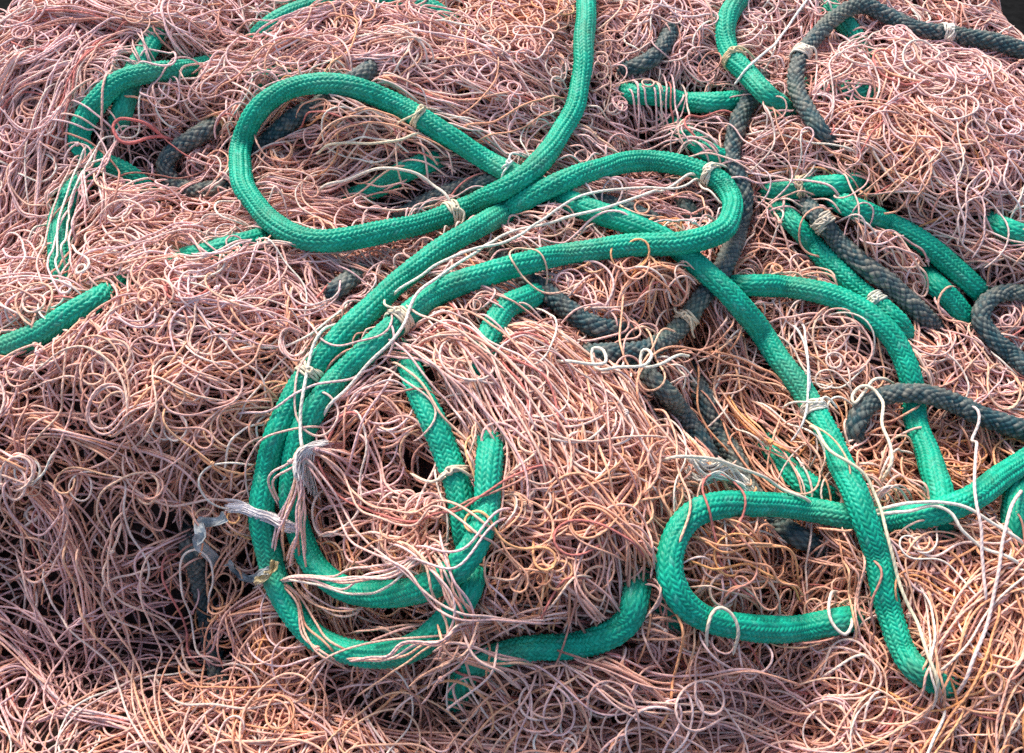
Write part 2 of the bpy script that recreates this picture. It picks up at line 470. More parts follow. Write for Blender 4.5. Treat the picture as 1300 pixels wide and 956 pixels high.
def stamp_rope(Hm, st, z, r, clear=None):
    n = int(r / CELL) + 1
    i, j = ij(st)
    i = np.clip(i, n, NT - n - 1); j = np.clip(j, n, NS - n - 1)
    for di in range(-n, n + 1):
        for dj in range(-n, n + 1):
            d2 = (di * di + dj * dj) * CELL * CELL
            if d2 > r * r: continue
            np.maximum.at(Hm, (i + di, j + dj), z + math.sqrt(r * r - d2))
            if clear is not None and d2 < (r * .9) ** 2: np.maximum.at(CLEAR, (i + di, j + dj), clear)


LANE = .005


def lay_rope(ctrl, r=.0155, clear=1.0, sink=.0, ends=(1, 1), stiff=5.0):
    """ctrl: photo points (px, py[, extra lift mm[, clear]]).  Returns centre line st, w"""
    global H
    c = np.array([(p[0], p[1], p[2] if len(p) > 2 else 0, p[3] if len(p) > 3 else clear) for p in ctrl], float)
    px = spline(c, 4.0)
    w = np.full(len(px), .07)
    for it in range(4):
        st = st_of(px[:, 0], px[:, 1], w)
        Hm = H.copy()
        raw = np.empty(len(st)); CH = 10
        for a in range(0, len(st), CH):                    # later stretches of a rope see its earlier ones
            raw[a:a + CH] = rope_raw(Hm, st[a:a + CH], r)
            b = a - 9 * CH
            if b >= 0: stamp_rope(Hm, st[b:b + CH], raw[b:b + CH] + r * .7, r)
        ds = .0045
        z = smooth(envelope(smooth(raw, 3), ds, stiff, 14), 10) + r * .72 - sink + px[:, 2] / 1000
        k = np.arange(len(z)) * ds
        if ends[0]: z = z - .07 * np.exp(-(k / .034) ** 2)
        if ends[1]: z = z - .07 * np.exp(-(k[::-1] / .034) ** 2)
        w = z
    if ends[0]: px[:, 3] *= np.clip((k - .012) / .045, 0, 1)      # tucked ends get covered
    if ends[1]: px[:, 3] *= np.clip((k[::-1] - .012) / .045, 0, 1)
    st = st_of(px[:, 0], px[:, 1], w)
    stamp_rope(H, st, w, r, px[:, 3])
    return np.concatenate([st, w[:, None], px[:, 3:4]], 1)


def hash01(a, b, s=0):
    v = np.sin(a * 127.1 + b * 311.7 + s * 74.7) * 43758.5453
    return v - np.floor(v)


def rope_frames(lane, step):
    P = world(lane[:, :2], lane[:, 2])
    for _ in range(3): P[1:-1] = .25 * P[:-2] + .5 * P[1:-1] + .25 * P[2:]
    P = resample(P, step)
    x = np.arange(len(P)) * step
    P = P + (.0011 * np.sin(x * 31 + len(P)) + .0007 * np.sin(x * 73))[:, None] * XV + (.001 * np.sin(x * 37 + 2 + len(P)))[:, None] * TV
    T = np.gradient(P, axis=0); T /= np.linalg.norm(T, axis=1, keepdims=True)
    side = np.cross(T, NV); side /= np.linalg.norm(side, axis=1, keepdims=True)
    return P, T, side, np.cross(side, T)


def build_rope(name, lane, r, dark=False, smooth_from=None, seed=0, shine=1.0):
    step = .0014 if not dark else .0016
    K = 84 if not dark else 60
    P, T, side, up = rope_frames(lane, step)
    n = len(P)
    u = np.arange(n) * step
    a = np.arange(K) * 2 * math.pi / K
    # slow roll and a slightly uneven thickness
    roll = .6 * np.sin(u * 5 + seed) + .35 * np.sin(u * 13 + seed * 2.1) + seed
    A = a[None] + roll[:, None]
    bend = np.linalg.norm(np.gradient(T, axis=0), axis=1) / step
    thick = r * (1 + .03 * np.sin(u * 21 + seed * 3) + .025 * np.sin(u * 47 + seed))
    flat = 1 - np.clip(bend * r, 0, .6) * .16 - .03 * np.sin(u * 17 + seed)      # bends flatten a little
    U = u[:, None] + 0 * A
    if not dark:
        NC = 14
        colx = (A / (2 * math.pi) * NC) % NC
        ci = np.floor(colx); f = colx - ci
        sg = np.where(ci % 2 < 1, 1.0, -1.0)
        # uneven packing of the braid
        ph = (U + .0007 * np.sin(U * 60 + seed)) / .0062 + sg * (f - .5) * .9 + (ci % 2) * .5
        g = ph - np.floor(ph); row = np.floor(ph)
        h = np.clip(np.sin(math.pi * g), 0, 1) ** .42 * (.3 + .7 * np.clip(np.sin(math.pi * f), 0, 1) ** .45)
        depth = .0037 + .0007 * np.sin(u * 3 + seed)[:, None]
        if smooth_from is not None:
            depth = depth * np.interp(u, [smooth_from[0], smooth_from[1]], [1, .45])[:, None]
        hv = hash01(ci, row, seed)
        rad = thick[:, None] - depth * (1 - h) + (hv - .5) * .0004
        c0, c1 = np.array((.0025, .29, .178)), np.array((.005, .43, .275))
        colr = c0 + (c1 - c0) * hv[..., None]
        wear = np.clip((hash01(row, ci, seed + 5) - .93) / .07, 0, 1)[..., None]
        colr = colr * (1 - .6 * wear) + np.array((.10, .42, .32)) * .6 * wear
        mat = M_GREEN
    else:
        NC = 9
        x = A / (2 * math.pi) * NC + .16 * np.sin(U * 83 + 2 * A + seed); y = .13 * np.sin(U * 61 + 3 * A) + (U + .0012 * np.sin(U * 47 + seed)) / .0115
        p1, p2 = x + y, x - y
        c1i, c2i = np.floor(p1), np.floor(p2)
        f1, f2 = p1 - c1i, p2 - c2i
        h = np.clip(np.sin(math.pi * f1) * np.sin(math.pi * f2), 0, 1) ** .45
        hv = hash01((c1i % NC), c2i % NC + np.round(y) * 3.1, seed)
        rad = thick[:, None] - .0034 * (1 - h) + (hv - .5) * .0018
        patch = .5 + .5 * np.sin(u * 9 + seed * 1.7) * np.sin(u * 23 + seed)
        k = np.clip(hv * .75 + .5 * patch[:, None] - .32, 0, 1)[..., None]
        navy, grey = np.array((.018, .066, .078)), np.array((.25, .23, .185))
        colr = navy * (1 - k) + grey * k
        gap = np.clip(1 - h * 1.6, 0, 1)[..., None]       # darker navy in the grooves between the worn faces
        colr = colr * (1 - gap) + np.array((.008, .024, .034)) * gap
        mat = M_DARK
    taper = np.clip(np.minimum(np.arange(n), np.arange(n)[::-1]) / 6.0, 0.02, 1) ** .5
    rad = rad * taper[:, None]
    V = P[:, None] + rad[..., None] * (np.cos(a)[None, :, None] * side[:, None] + np.sin(a)[None, :, None] * flat[:, None, None] * up[:, None])
    b = np.arange(n - 1) * K; k = np.arange(K); k2 = (k + 1) % K
    F = np.stack([b[:, None] + k, b[:, None] + k2, b[:, None] + K + k2, b[:, None] + K + k], 2).reshape(-1, 4)
    cc = np.concatenate([colr, np.ones(colr.shape[:2] + (1,))], 2)
    o = make_mesh(name, V.reshape(-1, 3), F, mat, [("col", 'FLOAT_COLOR', cc.reshape(-1, 4))])
    return o


def lashing(parent, lane, px, py, r, turns=4, tails=(1, 1), colr=(.72, .62, .46), label=None, tr=.0018, lean=0.0):
    """a binding of thin twine wound round a rope, with knot and loose tails"""
    q = np.concatenate([world(lane[:, :2], lane[:, 2])], 0)
    tgt = st_of([px], [py], float(np.median(lane[:, 2])))[0]
    i = int(np.argmin(((lane[:, :2] - tgt) ** 2).sum(1))); i = min(max(i, 3), len(q) - 4)
    T = q[i + 3] - q[i - 3]; T /= np.linalg.norm(T)
    side = np.cross(T, NV); side /= np.linalg.norm(side); up = np.cross(side, T)
    rr = r + tr * .35
    m = turns * 22
    a = np.linspace(0, turns * 2 * math.pi, m) + 1.0
    off = np.linspace(-.5, .5, m) * turns * tr * 1.9 + .0007 * np.sin(a * 3.3) + lean * np.cos(a)
    wob = rr + .0006 * np.sin(a * 2.3 + 1)
    coil = q[i] + off[:, None] * T + wob[:, None] * (np.cos(a)[:, None] * side + np.sin(a)[:, None] * up)
    strands = [(coil, tr, colr)]
    # the knot sits on the upper side
    ka = math.pi * .42
    kc = q[i] + (rr + tr) * (math.cos(ka) * side + math.sin(ka) * up)
    b = np.linspace(0, 5 * math.pi, 40)
    knot = kc + .0032 * (np.cos(b)[:, None] * T + np.sin(b)[:, None] * side) + (.0016 * np.sin(b * 1.5))[:, None] * up
    ends_ = []
    kn_ = [(knot, tr, colr)]
    for tt, sgn in zip(tails, (1, -1)):
        if not tt: continue
        L = .028 * tt
        x = np.linspace(0, 1, 14)
        tail = kc + (sgn * L * x)[:, None] * side + (L * .5 * x * np.sin(3 * x + sgn))[:, None] * T + ((.004 * np.sin(math.pi * x) - .016 * x * x) * tt)[:, None] * up
        ends_.append((tail, tr * .9, colr))
    V, F, at = tubes(strands, 6)
    o = make_mesh("twine_lashing", V, F, M_CORD, at, parent)
    V, F, at = tubes(kn_, 6); make_mesh("knot", V, F, M_CORD, at, o)
    for e in ends_:
        V, F, at = tubes([e], 6); make_mesh("loose_end", V, F, M_CORD, at, o)
    if label: o["label"] = label
    return o


GREEN_R, DARK_R = .0155, .0138
ropes = {}
rope_ends = []


def rope(key, label, ctrl, dark=False, r=None, clear=1.0, sink=0, ends=(1, 1), seed=None, group=None, top=False, **kw):
    r = r or (DARK_R if dark else GREEN_R)
    lane = lay_rope(ctrl, r, clear, sink, ends)
    o = build_rope("dark_rope" if dark else "green_rope", lane, r, dark, seed=len(ropes) * 1.37 if seed is None else seed, **kw)
    tag(o, label, "rope", group or ("dark braided ropes in the net" if dark else "green braided ropes in the net"))
    ropes[key] = (o, lane, r)
    for e, q in zip(ends, (0, -1)):
        if e and top: rope_ends.append(lane[q * 4 + (4 if q == 0 else 0), :2])
    return o


# ================================================================== LAY THE HEAP
import time as _t
_t0 = _t.time()
LEN1, LEN2, LEN3 = 1500, 740, 360
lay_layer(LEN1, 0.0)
print("layer 1", round(_t.time() - _t0, 1))

# --- ropes deep in the net -------------------------------------------------
rope("D16", "grimy dark rope running down the shaded hollow at lower left", [(240, 650), (243, 690), (255, 740), (264, 790), (274, 840), (283, 890), (290, 940)], True, clear=.5, sink=.038)
rope("D1b", "dark rope crossing beneath the round end of the big green loop", [(500, 66), (475, 85), (440, 108), (410, 130), (375, 150), (345, 175), (315, 198), (280, 205), (262, 210)], True, clear=0.94)
rope("D1a", "short bent dark rope turning back below the curly net at upper left", [(310, 152), (290, 155), (265, 162), (238, 180), (216, 198), (210, 215), (220, 234), (250, 243), (290, 236), (318, 240)], True, clear=0.97)
rope("D2", "long dark rope passing under the pair of crossing green ropes", [(470, 300), (500, 283), (530, 262), (565, 246), (600, 236), (640, 233), (690, 240), (740, 253), (795, 267), (838, 286), (870, 310)], True, clear=0.98)
rope("D3", "short dark rope piece inside the bight of the middle green rope", [(850, 222), (860, 240), (872, 265), (888, 288), (905, 310)], True, clear=0.92)
rope("D15", "stub of dark rope showing left of the doubled green rope", [(390, 392), (408, 381), (430, 366), (458, 345), (480, 330)], True, clear=0.92)
rope("D10", "dark rope poking out of the net right of the upright green rope", [(865, 5), (856, 28), (845, 52), (825, 76), (795, 90), (760, 96)], True, clear=0.93)
rope("D9", "long dark rope going down right of the green bight and curling under it",
     [(968, 60), (966, 82), (964, 105), (950, 132), (935, 166), (928, 200), (938, 230), (945, 262), (938, 295), (922, 330), (905, 360), (886, 386), (866, 412), (838, 436), (802, 449), (770, 450), (742, 448), (710, 443)], True, clear=0.98)
rope("D4", "dark rope ringing the small orange net tangle from the left", [(615, 300), (632, 322), (660, 349), (690, 370), (718, 391), (740, 408), (768, 418), (800, 414), (825, 405)], True, clear=0.98)
rope("D7", "dark rope sliding down behind the frayed white clump", [(870, 455), (885, 488), (897, 520), (915, 555), (938, 590), (956, 628), (985, 662), (1030, 690), (1060, 705)], True, clear=0.94)
rope("D6", "dark rope running down to the frayed white clump", [(800, 452), (820, 474), (845, 498), (868, 528), (890, 560), (908, 595), (915, 618)], True, clear=0.98)
rope("D14", "small stub of dark rope above the arched dark rope", [(1085, 462), (1100, 474), (1122, 486), (1145, 492)], True, clear=.6)

rope("G17", "green rope curving along the top edge of the net", [(312, 78), (322, 58), (338, 38), (368, 19), (402, 5), (440, -1), (490, -1), (535, 7), (562, 22), (578, 38), (592, 58)], clear=.985)
rope("G22", "green rope almost hidden under curly pale net at upper left", [(225, 10), (205, 36), (186, 64), (170, 92), (160, 128), (150, 160), (140, 190)], clear=0.55)
rope("G18", "green rope bent back on itself under loose pale strands", [(300, 84), (277, 82), (237, 88), (196, 91), (155, 102), (126, 128), (108, 152), (100, 178), (114, 200), (148, 214), (178, 234), (198, 262), (205, 285)], clear=0.95)
rope("G19", "green rope running down the left side under stray strands", [(125, 210), (110, 225), (93, 245), (80, 273), (74, 306), (77, 340), (84, 372), (90, 402)], clear=0.94)
rope("G20", "green rope sloping out to the left edge", [(160, 355), (138, 371), (118, 383), (91, 400), (61, 419), (27, 433), (-5, 444), (-60, 455), (-120, 462)], clear=0.95)
rope("G21", "short green rope piece showing below the big loop", [(205, 342), (230, 331), (265, 322), (310, 309), (345, 297), (370, 285)], clear=0.95)
rope("G24", "green rope buried behind the top of the big loop", [(300, 112), (320, 105), (345, 98), (375, 94), (410, 92)], clear=.5)
rope("G25", "green rope glimpsed through net between the two long ropes", [(420, 268), (443, 252), (481, 237), (512, 220), (552, 203), (580, 195)], clear=0.72)
rope("D17", "scrap of dark rope left of the hooked green rope", [(850, 62), (868, 70), (886, 76), (904, 78), (925, 74)], True, clear=.93)
rope("G12", "green rope lying level under wrapped white strands near the top", [(765, 116), (789, 118), (836, 121), (870, 130), (911, 130), (945, 125), (965, 120)], clear=0.78)
rope("G16", "dim green rope low in the net behind the green bight", [(835, 150), (860, 163), (892, 188), (921, 204), (945, 225)], clear=.35, sink=.012)
rope("G13", "green rope wrapped in twine under the arched dark rope", [(1028, -25), (1040, -2), (1060, 16), (1082, 42), (1098, 64), (1112, 84), (1122, 105)], clear=0.86)
rope("G14", "green rope seen in slivers right of the arched dark rope", [(1010, 108), (1029, 112), (1063, 113), (1114, 125), (1140, 135)], clear=.4)
rope("G15", "green rope leaving the net at the right edge", [(1235, 270), (1256, 281), (1280, 292), (1310, 306), (1360, 330), (1420, 350)], clear=0.88)
rope("G8", "short level green rope right of the tall dark rope", [(950, 256), (965, 250), (995, 242), (1046, 235), (1090, 233), (1112, 232)], clear=0.96)
rope("G10", "green rope end disappearing below the looped dark rope", [(1160, 330), (1181, 354), (1205, 378), (1225, 401), (1240, 420), (1250, 440)], clear=0.95)
rope("G7", "green rope with a cord binding, slanting under the right ropes", [(975, 250), (988, 264), (1005, 282), (1026, 303), (1050, 330), (1078, 358), (1104, 380), (1125, 398), (1142, 415), (1152, 434), (1158, 455)], clear=0.97)
rope("G9", "green rope slanting down to the looped dark rope at right", [(1045, 240), (1064, 254), (1098, 271), (1148, 293), (1186, 318), (1212, 342), (1238, 364), (1258, 382), (1270, 396)], clear=0.98)
rope("G29", "green rope end showing through combed strands above the coil", [(705, 360), (690, 370), (666, 380), (645, 388), (630, 405), (618, 432), (612, 462, -6, .3), (616, 495, -14, .2), (622, 530, -20, .2)], clear=0.85)
rope("G3", "green rope stub lashed with twine inside the coil", [(498, 430), (512, 452), (527, 485), (546, 527), (564, 565), (577, 605), (585, 640), (592, 680), (600, 720), (602, 760)], clear=0.95)
rope("G4", "green rope curving round the foot of the middle mound", [(812, 716, -14, .2), (810, 734, -6, .5), (808, 752), (801, 782), (783, 803), (751, 816), (711, 821), (677, 821), (633, 832), (602, 846, 0, .6), (588, 866, -8, .3), (578, 900, -20, .2)], clear=0.97)
rope("G26", "green rope glimpsed behind the dark rope in the right hollow", [(960, 535), (975, 562), (990, 585), (1015, 608), (1050, 632), (1075, 648)], clear=0.85)
rope("G27", "green rope running down at the right edge below the bent rope", [(1312, 585), (1300, 612), (1289, 640), (1286, 690), (1290, 720)], clear=0.9)
rope("G28", "scrap of green rope beside the lower bend", [(826, 752), (838, 768), (850, 790), (858, 806)], clear=.5)
print("deep ropes", round(_t.time() - _t0, 1))

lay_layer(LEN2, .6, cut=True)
print("layer 2", round(_t.time() - _t0, 1))

# --- ropes lying on top ----------------------------------------------------
def top_rope(*a, **k): return rope(*a, top=True, **k)


top_rope("D11", "dark rope lying between two slanting green ropes at right", [(1008, 240), (1022, 257), (1048, 286), (1072, 314), (1098, 338), (1131, 361), (1158, 388), (1185, 414), (1206, 438)], True, ends=(1, 1))
top_rope("D8", "dark rope arching over the top right of the net",
     [(1066, 205), (1060, 190), (1045, 170), (1026, 142), (1013, 115), (1010, 88), (1023, 60), (1050, 33), (1075, 12), (1097, 6), (1130, 22), (1166, 37), (1215, 44), (1266, 54), (1300, 66), (1350, 85), (1420, 105)], True, r=.0128)
top_rope("G11", "green rope bent like a hook at the top right of centre", [(1020, -120), (975, -60), (950, -25), (936, 0), (925, 22), (921, 45), (929, 71), (950, 97), (977, 124), (996, 138), (1008, 150)])
top_rope("G6", "green rope bowing right from under the long rope, then down under the dark arch", [(905, 362), (930, 362), (960, 363), (995, 364), (1043, 371), (1080, 386), (1112, 407), (1136, 432), (1150, 458), (1156, 480, 0, .75), (1158, 505, -8, .3), (1164, 542, -4, .8), (1180, 581), (1193, 620), (1196, 660), (1196, 695)])
top_rope("D13", "dark rope arching out to the right edge beside the long green rope", [(1074, 592), (1082, 570), (1086, 545), (1098, 518), (1124, 503), (1165, 499), (1209, 510), (1249, 530), (1300, 546), (1370, 560), (1440, 585), (1490, 590)], True)
top_rope("D12", "dark rope looped like a hook at the right edge", [(1450, 400), (1400, 380), (1350, 373), (1302, 373), (1273, 371), (1252, 382), (1244, 402), (1258, 428), (1282, 449), (1305, 466), (1360, 500), (1430, 540)], True, r=.0128)
top_rope("G5", "green rope bent in a hairpin at lower right",
     [(1500, 490), (1440, 512), (1370, 545), (1300, 587), (1262, 612), (1222, 638), (1180, 653), (1130, 659), (1078, 655), (1020, 646), (968, 640), (920, 640), (884, 652), (860, 674), (850, 705), (853, 737), (870, 767), (903, 788), (945, 797), (1000, 798), (1050, 792), (1085, 786), (1110, 780)])
top_rope("G1", "long green rope looping at upper left and crossing down to lower right",
     [(1235, 890, -40), (1205, 874, -30), (1180, 860, -10), (1163, 848), (1146, 824), (1131, 785), (1120, 740), (1108, 690), (1092, 640), (1069, 590), (1044, 540), (1015, 490), (983, 445), (950, 402), (916, 364), (882, 331), (845, 305), (805, 287), (768, 273), (735, 260), (700, 244), (668, 229), (640, 216), (605, 195), (570, 173), (533, 150), (500, 131), (465, 116), (430, 108), (400, 107), (366, 113), (340, 127), (320, 148), (308, 175), (305, 205), (310, 235), (324, 261), (347, 284), (376, 299), (410, 305), (450, 302), (500, 292), (550, 279), (600, 260), (645, 236), (680, 211), (706, 180), (727, 140), (738, 95), (743, 45), (744, 0), (744, -80), (738, -150)], smooth_from=(2.2, 2.6))
top_rope("G2", "green rope doubled back in a bight and coiled at lower centre",
     [(604, 700, -16), (602, 724, -8), (596, 748), (575, 780), (545, 808), (500, 829), (455, 831), (412, 815), (377, 785), (353, 745), (340, 700), (334, 650), (338, 600), (353, 545), (382, 490), (418, 445), (460, 402), (510, 354), (560, 317), (620, 280), (680, 248), (740, 220), (800, 206), (845, 206), (882, 214), (914, 231), (930, 256), (926, 283), (900, 300), (860, 310), (800, 311), (740, 319), (680, 331), (620, 347), (570, 366), (527, 391), (490, 422), (450, 462), (416, 496), (391, 532), (375, 576), (371, 625), (381, 680), (401, 719), (431, 745), (472, 755), (520, 751), (562, 734), (596, 704), (614, 665), (621, 620), (622, 580), (620, 550), (617, 530)],
     ends=(1, 1))
print("top ropes", round(_t.time() - _t0, 1))

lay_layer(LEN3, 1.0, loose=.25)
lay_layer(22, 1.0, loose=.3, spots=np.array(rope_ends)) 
print("layer 3", round(_t.time() - _t0, 1))


# ------------------------------------------------------------------ strands of the net that cross the ropes
def hand_strands(ctrl, count, spread, tone, r=.00145, wobble=.5, pinch=None):
    """net strands drawn along a path read off the photograph"""
    base = np.array(ctrl, float)
    for k in range(max(1, round(count * .75))):
        off = rng.normal(0, 1, 2) * spread
        c = base.copy()
        wgt = np.ones(len(c)) if pinch is None else np.clip(np.abs(np.arange(len(c)) - pinch) / max(1, len(c) - 1) * 2.2, .12, 1.2)
        c += off[None] * wgt[:, None] + rng.normal(0, spread * wobble, c.shape) * wgt[:, None]
        p = spline(c, 4)
        w = np.full(len(p), .09)
        for _ in range(2):
            st = st_of(p[:, 0], p[:, 1], w)
            w = smooth(H[ij(st)], 16)
        st = resample(st_of(p[:, 0], p[:, 1], w), DS)
        z = lay_twine(st, r, DS, curv=13, sink=.2, W=10, sm=6, tuck=.022)
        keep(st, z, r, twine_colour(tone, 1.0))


hand_strands([(440, 560), (412, 570), (388, 582), (378, 620), (366, 665), (352, 705)], 7, 5, .15, pinch=2)
hand_strands([(450, 580), (415, 578), (390, 588), (392, 630), (385, 670), (372, 712)], 8, 7, .3, pinch=2)
hand_strands([(400, 572), (386, 590), (372, 604), (352, 622), (356, 655)], 3, 4, .2)
hand_strands([(352, 735), (395, 738), (440, 745), (490, 738), (530, 715), (560, 690)], 8, 8, .1, pinch=0)
hand_strands([(350, 735), (380, 760), (395, 800), (415, 825), (440, 838)], 5, 6, .25, pinch=0)
hand_strands([(545, 690), (560, 715), (575, 745), (588, 780), (600, 815)], 9, 9, .3)
hand_strands([(500, 690), (540, 720), (570, 760), (580, 800), (560, 845)], 4, 10, .4)
hand_strands([(720, 612), (690, 608), (640, 625), (600, 645), (560, 668), (520, 675), (470, 665), (425, 640), (400, 600)], 3, 7, .1)
hand_strands([(388, 575), (430, 610), (470, 655), (520, 668), (560, 650), (600, 668), (650, 705)], 2, 8, .2)
hand_strands([(520, 690), (570, 700), (620, 660), (650, 640)], 3, 8, .15)
hand_strands([(392, 590), (425, 640), (470, 700), (520, 730), (560, 780), (640, 800), (720, 805)], 3, 8, .25)
hand_strands([(440, 835), (500, 842), (560, 825), (600, 790)], 5, 6, .4)
hand_strands([(500, 430), (560, 410), (620, 430), (680, 480), (720, 540)], 5, 16, .2)
hand_strands([(505, 425), (580, 440), (640, 500), (680, 570), (700, 630)], 7, 16, .25)
hand_strands([(500, 435), (545, 470), (580, 520), (620, 560)], 6, 12, .15)
hand_strands([(560, 842), (600, 838), (640, 846), (680, 850)], 6, 10, .35)
hand_strands([(570, 800), (590, 835), (612, 860), (640, 880)], 6, 12, .35)
hand_strands([(620, 800), (610, 835), (590, 865), (560, 890)], 5, 12, .35)
for x in (800, 815, 830, 848, 862):
    hand_strands([(x - 6, 92), (x, 112), (x + 2, 134), (x + 10, 160)], 2, 4, 0)
for x in (1030, 1045, 1056):
    hand_strands([(x - 2, 92), (x, 110), (x + 3, 128)], 2, 3, .05)
for y in (48, 62, 75):
    hand_strands([(1062, y + 8), (1085, y - 5), (1112, y - 8)], 2, 3, .05)
for x in (60, 70, 84, 95):
    hand_strands([(x + 40, 190), (x + 18, 250), (x, 320), (x + 8, 380)], 1, 8, .05)
hand_strands([(70, 130), (130, 160), (150, 200), (130, 240)], 5, 14, .05)
hand_strands([(190, 150), (150, 190), (110, 230), (100, 300)], 6, 12, .05)
hand_strands([(890, 682), (925, 705), (970, 700), (1005, 720), (1030, 750)], 6, 10, .8)
hand_strands([(1085, 700), (1088, 740), (1090, 790), (1100, 830)], 5, 6, .5)
hand_strands([(1300, 720), (1240, 760), (1200, 820), (1170, 880)], 10, 18, .5)
hand_strands([(1165, 725), (1176, 790), (1182, 850), (1190, 900)], 6, 9, .65)

# ------------------------------------------------------------------ the net itself
net = bpy.data.objects.new("fishing_net", None); COL.objects.link(net)
tag(net, "heaped tangle of faded pink twisted fishing net under the green ropes", "fishing net")
net.empty_display_size = .2

for (fx, fy, lab), strands in zip(FOLDS, fold_strands):
    if not strands: continue
    V, F, at = tubes(strands, 5)
    tag(make_mesh("netting_fold", V, F, M_TWINE, at, net), lab)
print("strands", sum(len(s) for s in fold_strands), "points", sum(len(p[0]) for s in fold_strands for p in s), round(_t.time() - _t0, 1))

# matted inner layers of the net under the loose strands
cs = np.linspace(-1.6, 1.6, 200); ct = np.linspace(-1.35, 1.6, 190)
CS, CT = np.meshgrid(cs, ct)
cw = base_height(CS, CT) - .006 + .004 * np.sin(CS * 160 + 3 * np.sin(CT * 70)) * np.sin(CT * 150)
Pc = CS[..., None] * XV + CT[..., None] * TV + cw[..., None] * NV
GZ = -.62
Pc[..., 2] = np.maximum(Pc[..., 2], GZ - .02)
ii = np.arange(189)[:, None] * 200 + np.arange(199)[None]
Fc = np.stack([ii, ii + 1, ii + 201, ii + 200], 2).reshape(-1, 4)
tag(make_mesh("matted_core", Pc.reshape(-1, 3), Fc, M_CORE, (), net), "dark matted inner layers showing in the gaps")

# ------------------------------------------------------------------ lashings on the ropes
def lash(key, px, py, **kw):
    o, lane, r = ropes[key]
    lashing(o, lane, px, py, r, **kw)


lash("G1", 536, 152, turns=3, tails=(.3, 1.6), colr=(.74, .62, .42))
lash("G1", 577, 268, turns=5, tails=(1, 0))
lash("G1", 1031, 512, turns=5, tails=(.8, 1.4), colr=(.78, .72, .60))
lash("G1", 644, 214, turns=1, tails=(1, .4), colr=(.8, .72, .66))
lash("G2", 392, 480, turns=4, tails=(.2, .6))
lash("G2", 497, 416, turns=5, tails=(1, .3))
lash("G2", 882, 216, turns=4, tails=(.4, 1), colr=(.76, .68, .54))
lash("G11", 934, 82, turns=4, tails=(.2, 1.3), colr=(.70, .55, .33))
lash("G8", 1016, 240, turns=3, tails=(.5, .8), colr=(.7, .55, .36))
lash("G7", 1111, 386, turns=5, tails=(.5, 0), colr=(.6, .58, .48))
lash("G3", 578, 604, turns=2, tails=(1.5, 1), colr=(.74, .58, .44), tr=.002)
lash("D8", 1204, 42, turns=5, tails=(.5, .2), colr=(.72, .66, .56))
lash("D8", 1012, 84, turns=5, tails=(.8, .4), colr=(.72, .62, .50), tr=.0019)
lash("D1a", 270, 162, turns=4, tails=(.3, .5), colr=(.66, .46, .24))
lash("D9", 868, 410, turns=4, tails=(.8, 1.0), colr=(.7, .58, .4))
lash("D11", 1045, 288, turns=5, tails=(.5, .4), colr=(.55, .48, .38))


# ------------------------------------------------------------------ loose pale cords on top
def cord(label, ctrl, r=.0020, colr=(.80, .72, .62), name="loose_cord", group="loose pale cords lying over the ropes", lift=0, tuck=.02):
    p = spline(np.array(ctrl, float), 4)
    w = np.full(len(p), .09)
    for _ in range(3):
        st = st_of(p[:, 0], p[:, 1], w)
        w = smooth(envelope(smooth(H[ij(st)], 1), .004, 8, 14), 14)
    st = resample(st_of(p[:, 0], p[:, 1], w), .003)
    z = lay_twine(st, r, .003, curv=6, sink=.0, W=22, tuck=tuck, sm=10) + lift
    V, F, at = tubes([(world(st, z), r, colr)], 8)
    o = make_mesh(name, V, F, M_CORD, at)
    return tag(o, label, "cord", group)


cord("cream cord running from the bight down across the doubled rope", [(888, 221), (860, 232), (819, 249), (751, 271), (690, 288), (640, 298), (599, 328), (560, 352), (532, 372), (521, 392), (514, 415), (498, 437), (464, 470), (430, 507), (405, 528)])
cord("thin pale cord running beside the longer cream cord", [(890, 226), (860, 244), (800, 242), (735, 251), (687, 283), (640, 312), (600, 322), (548, 346), (515, 364), (490, 372)], r=.0018)
cord("white cord hanging straight over the left rope of the pair", [(424, 405), (413, 418), (400, 438), (393, 459), (386, 503), (382, 537), (386, 577), (392, 588)], colr=(.82, .76, .64))
cord("cream cord with two curls over the dark rope ring", [(705, 455), (724, 462), (750, 466), (768, 464), (764, 448), (752, 446), (756, 470), (785, 468), (819, 466), (826, 452), (816, 446), (814, 466), (836, 465), (856, 455), (878, 446)], colr=(.82, .76, .62))
cord("white doubled cord standing up from a lashing on the long rope", [(1003, 402), (1012, 420), (1021, 440), (1026, 470), (1027, 495), (1026, 512)], r=.0017, colr=(.82, .80, .76))
cord("wisp of white cord falling left from the same lashing", [(1018, 402), (1022, 430), (1025, 460), (1024, 508), (1020, 532), (1014, 548), (1008, 556)], r=.0014, colr=(.82, .80, .76))
cord("long cream cord spiralling down the lower half of the long rope", [(1031, 535), (1036, 555), (1050, 574), (1078, 590), (1096, 604), (1106, 622), (1113, 640), (1121, 672), (1132, 712), (1148, 766), (1172, 822), (1190, 866), (1196, 890)], colr=(.76, .66, .46))
cord("cream cord swinging right from the rope crossing to the edge", [(1112, 650), (1130, 652), (1150, 651), (1184, 643), (1206, 652), (1220, 676), (1244, 697), (1274, 706), (1310, 722)], colr=(.78, .70, .58))
cord("second cream cord rising over the bent rope to the edge", [(1112, 646), (1150, 642), (1196, 639), (1226, 645), (1260, 668), (1310, 698)], r=.002, colr=(.80, .72, .60))
cord("pale cord stretched over the hollow above the hairpin rope", [(838, 580), (862, 582), (911, 591), (962, 609), (997, 625), (1029, 636), (1042, 642)], r=.002, colr=(.76, .66, .52))
cord("pink cord dropping vertically at the far right", [(1222, 505), (1240, 520), (1242, 545), (1237, 575), (1236, 631), (1241, 688), (1249, 746), (1256, 780)], r=.0019, colr=(.74, .58, .54))
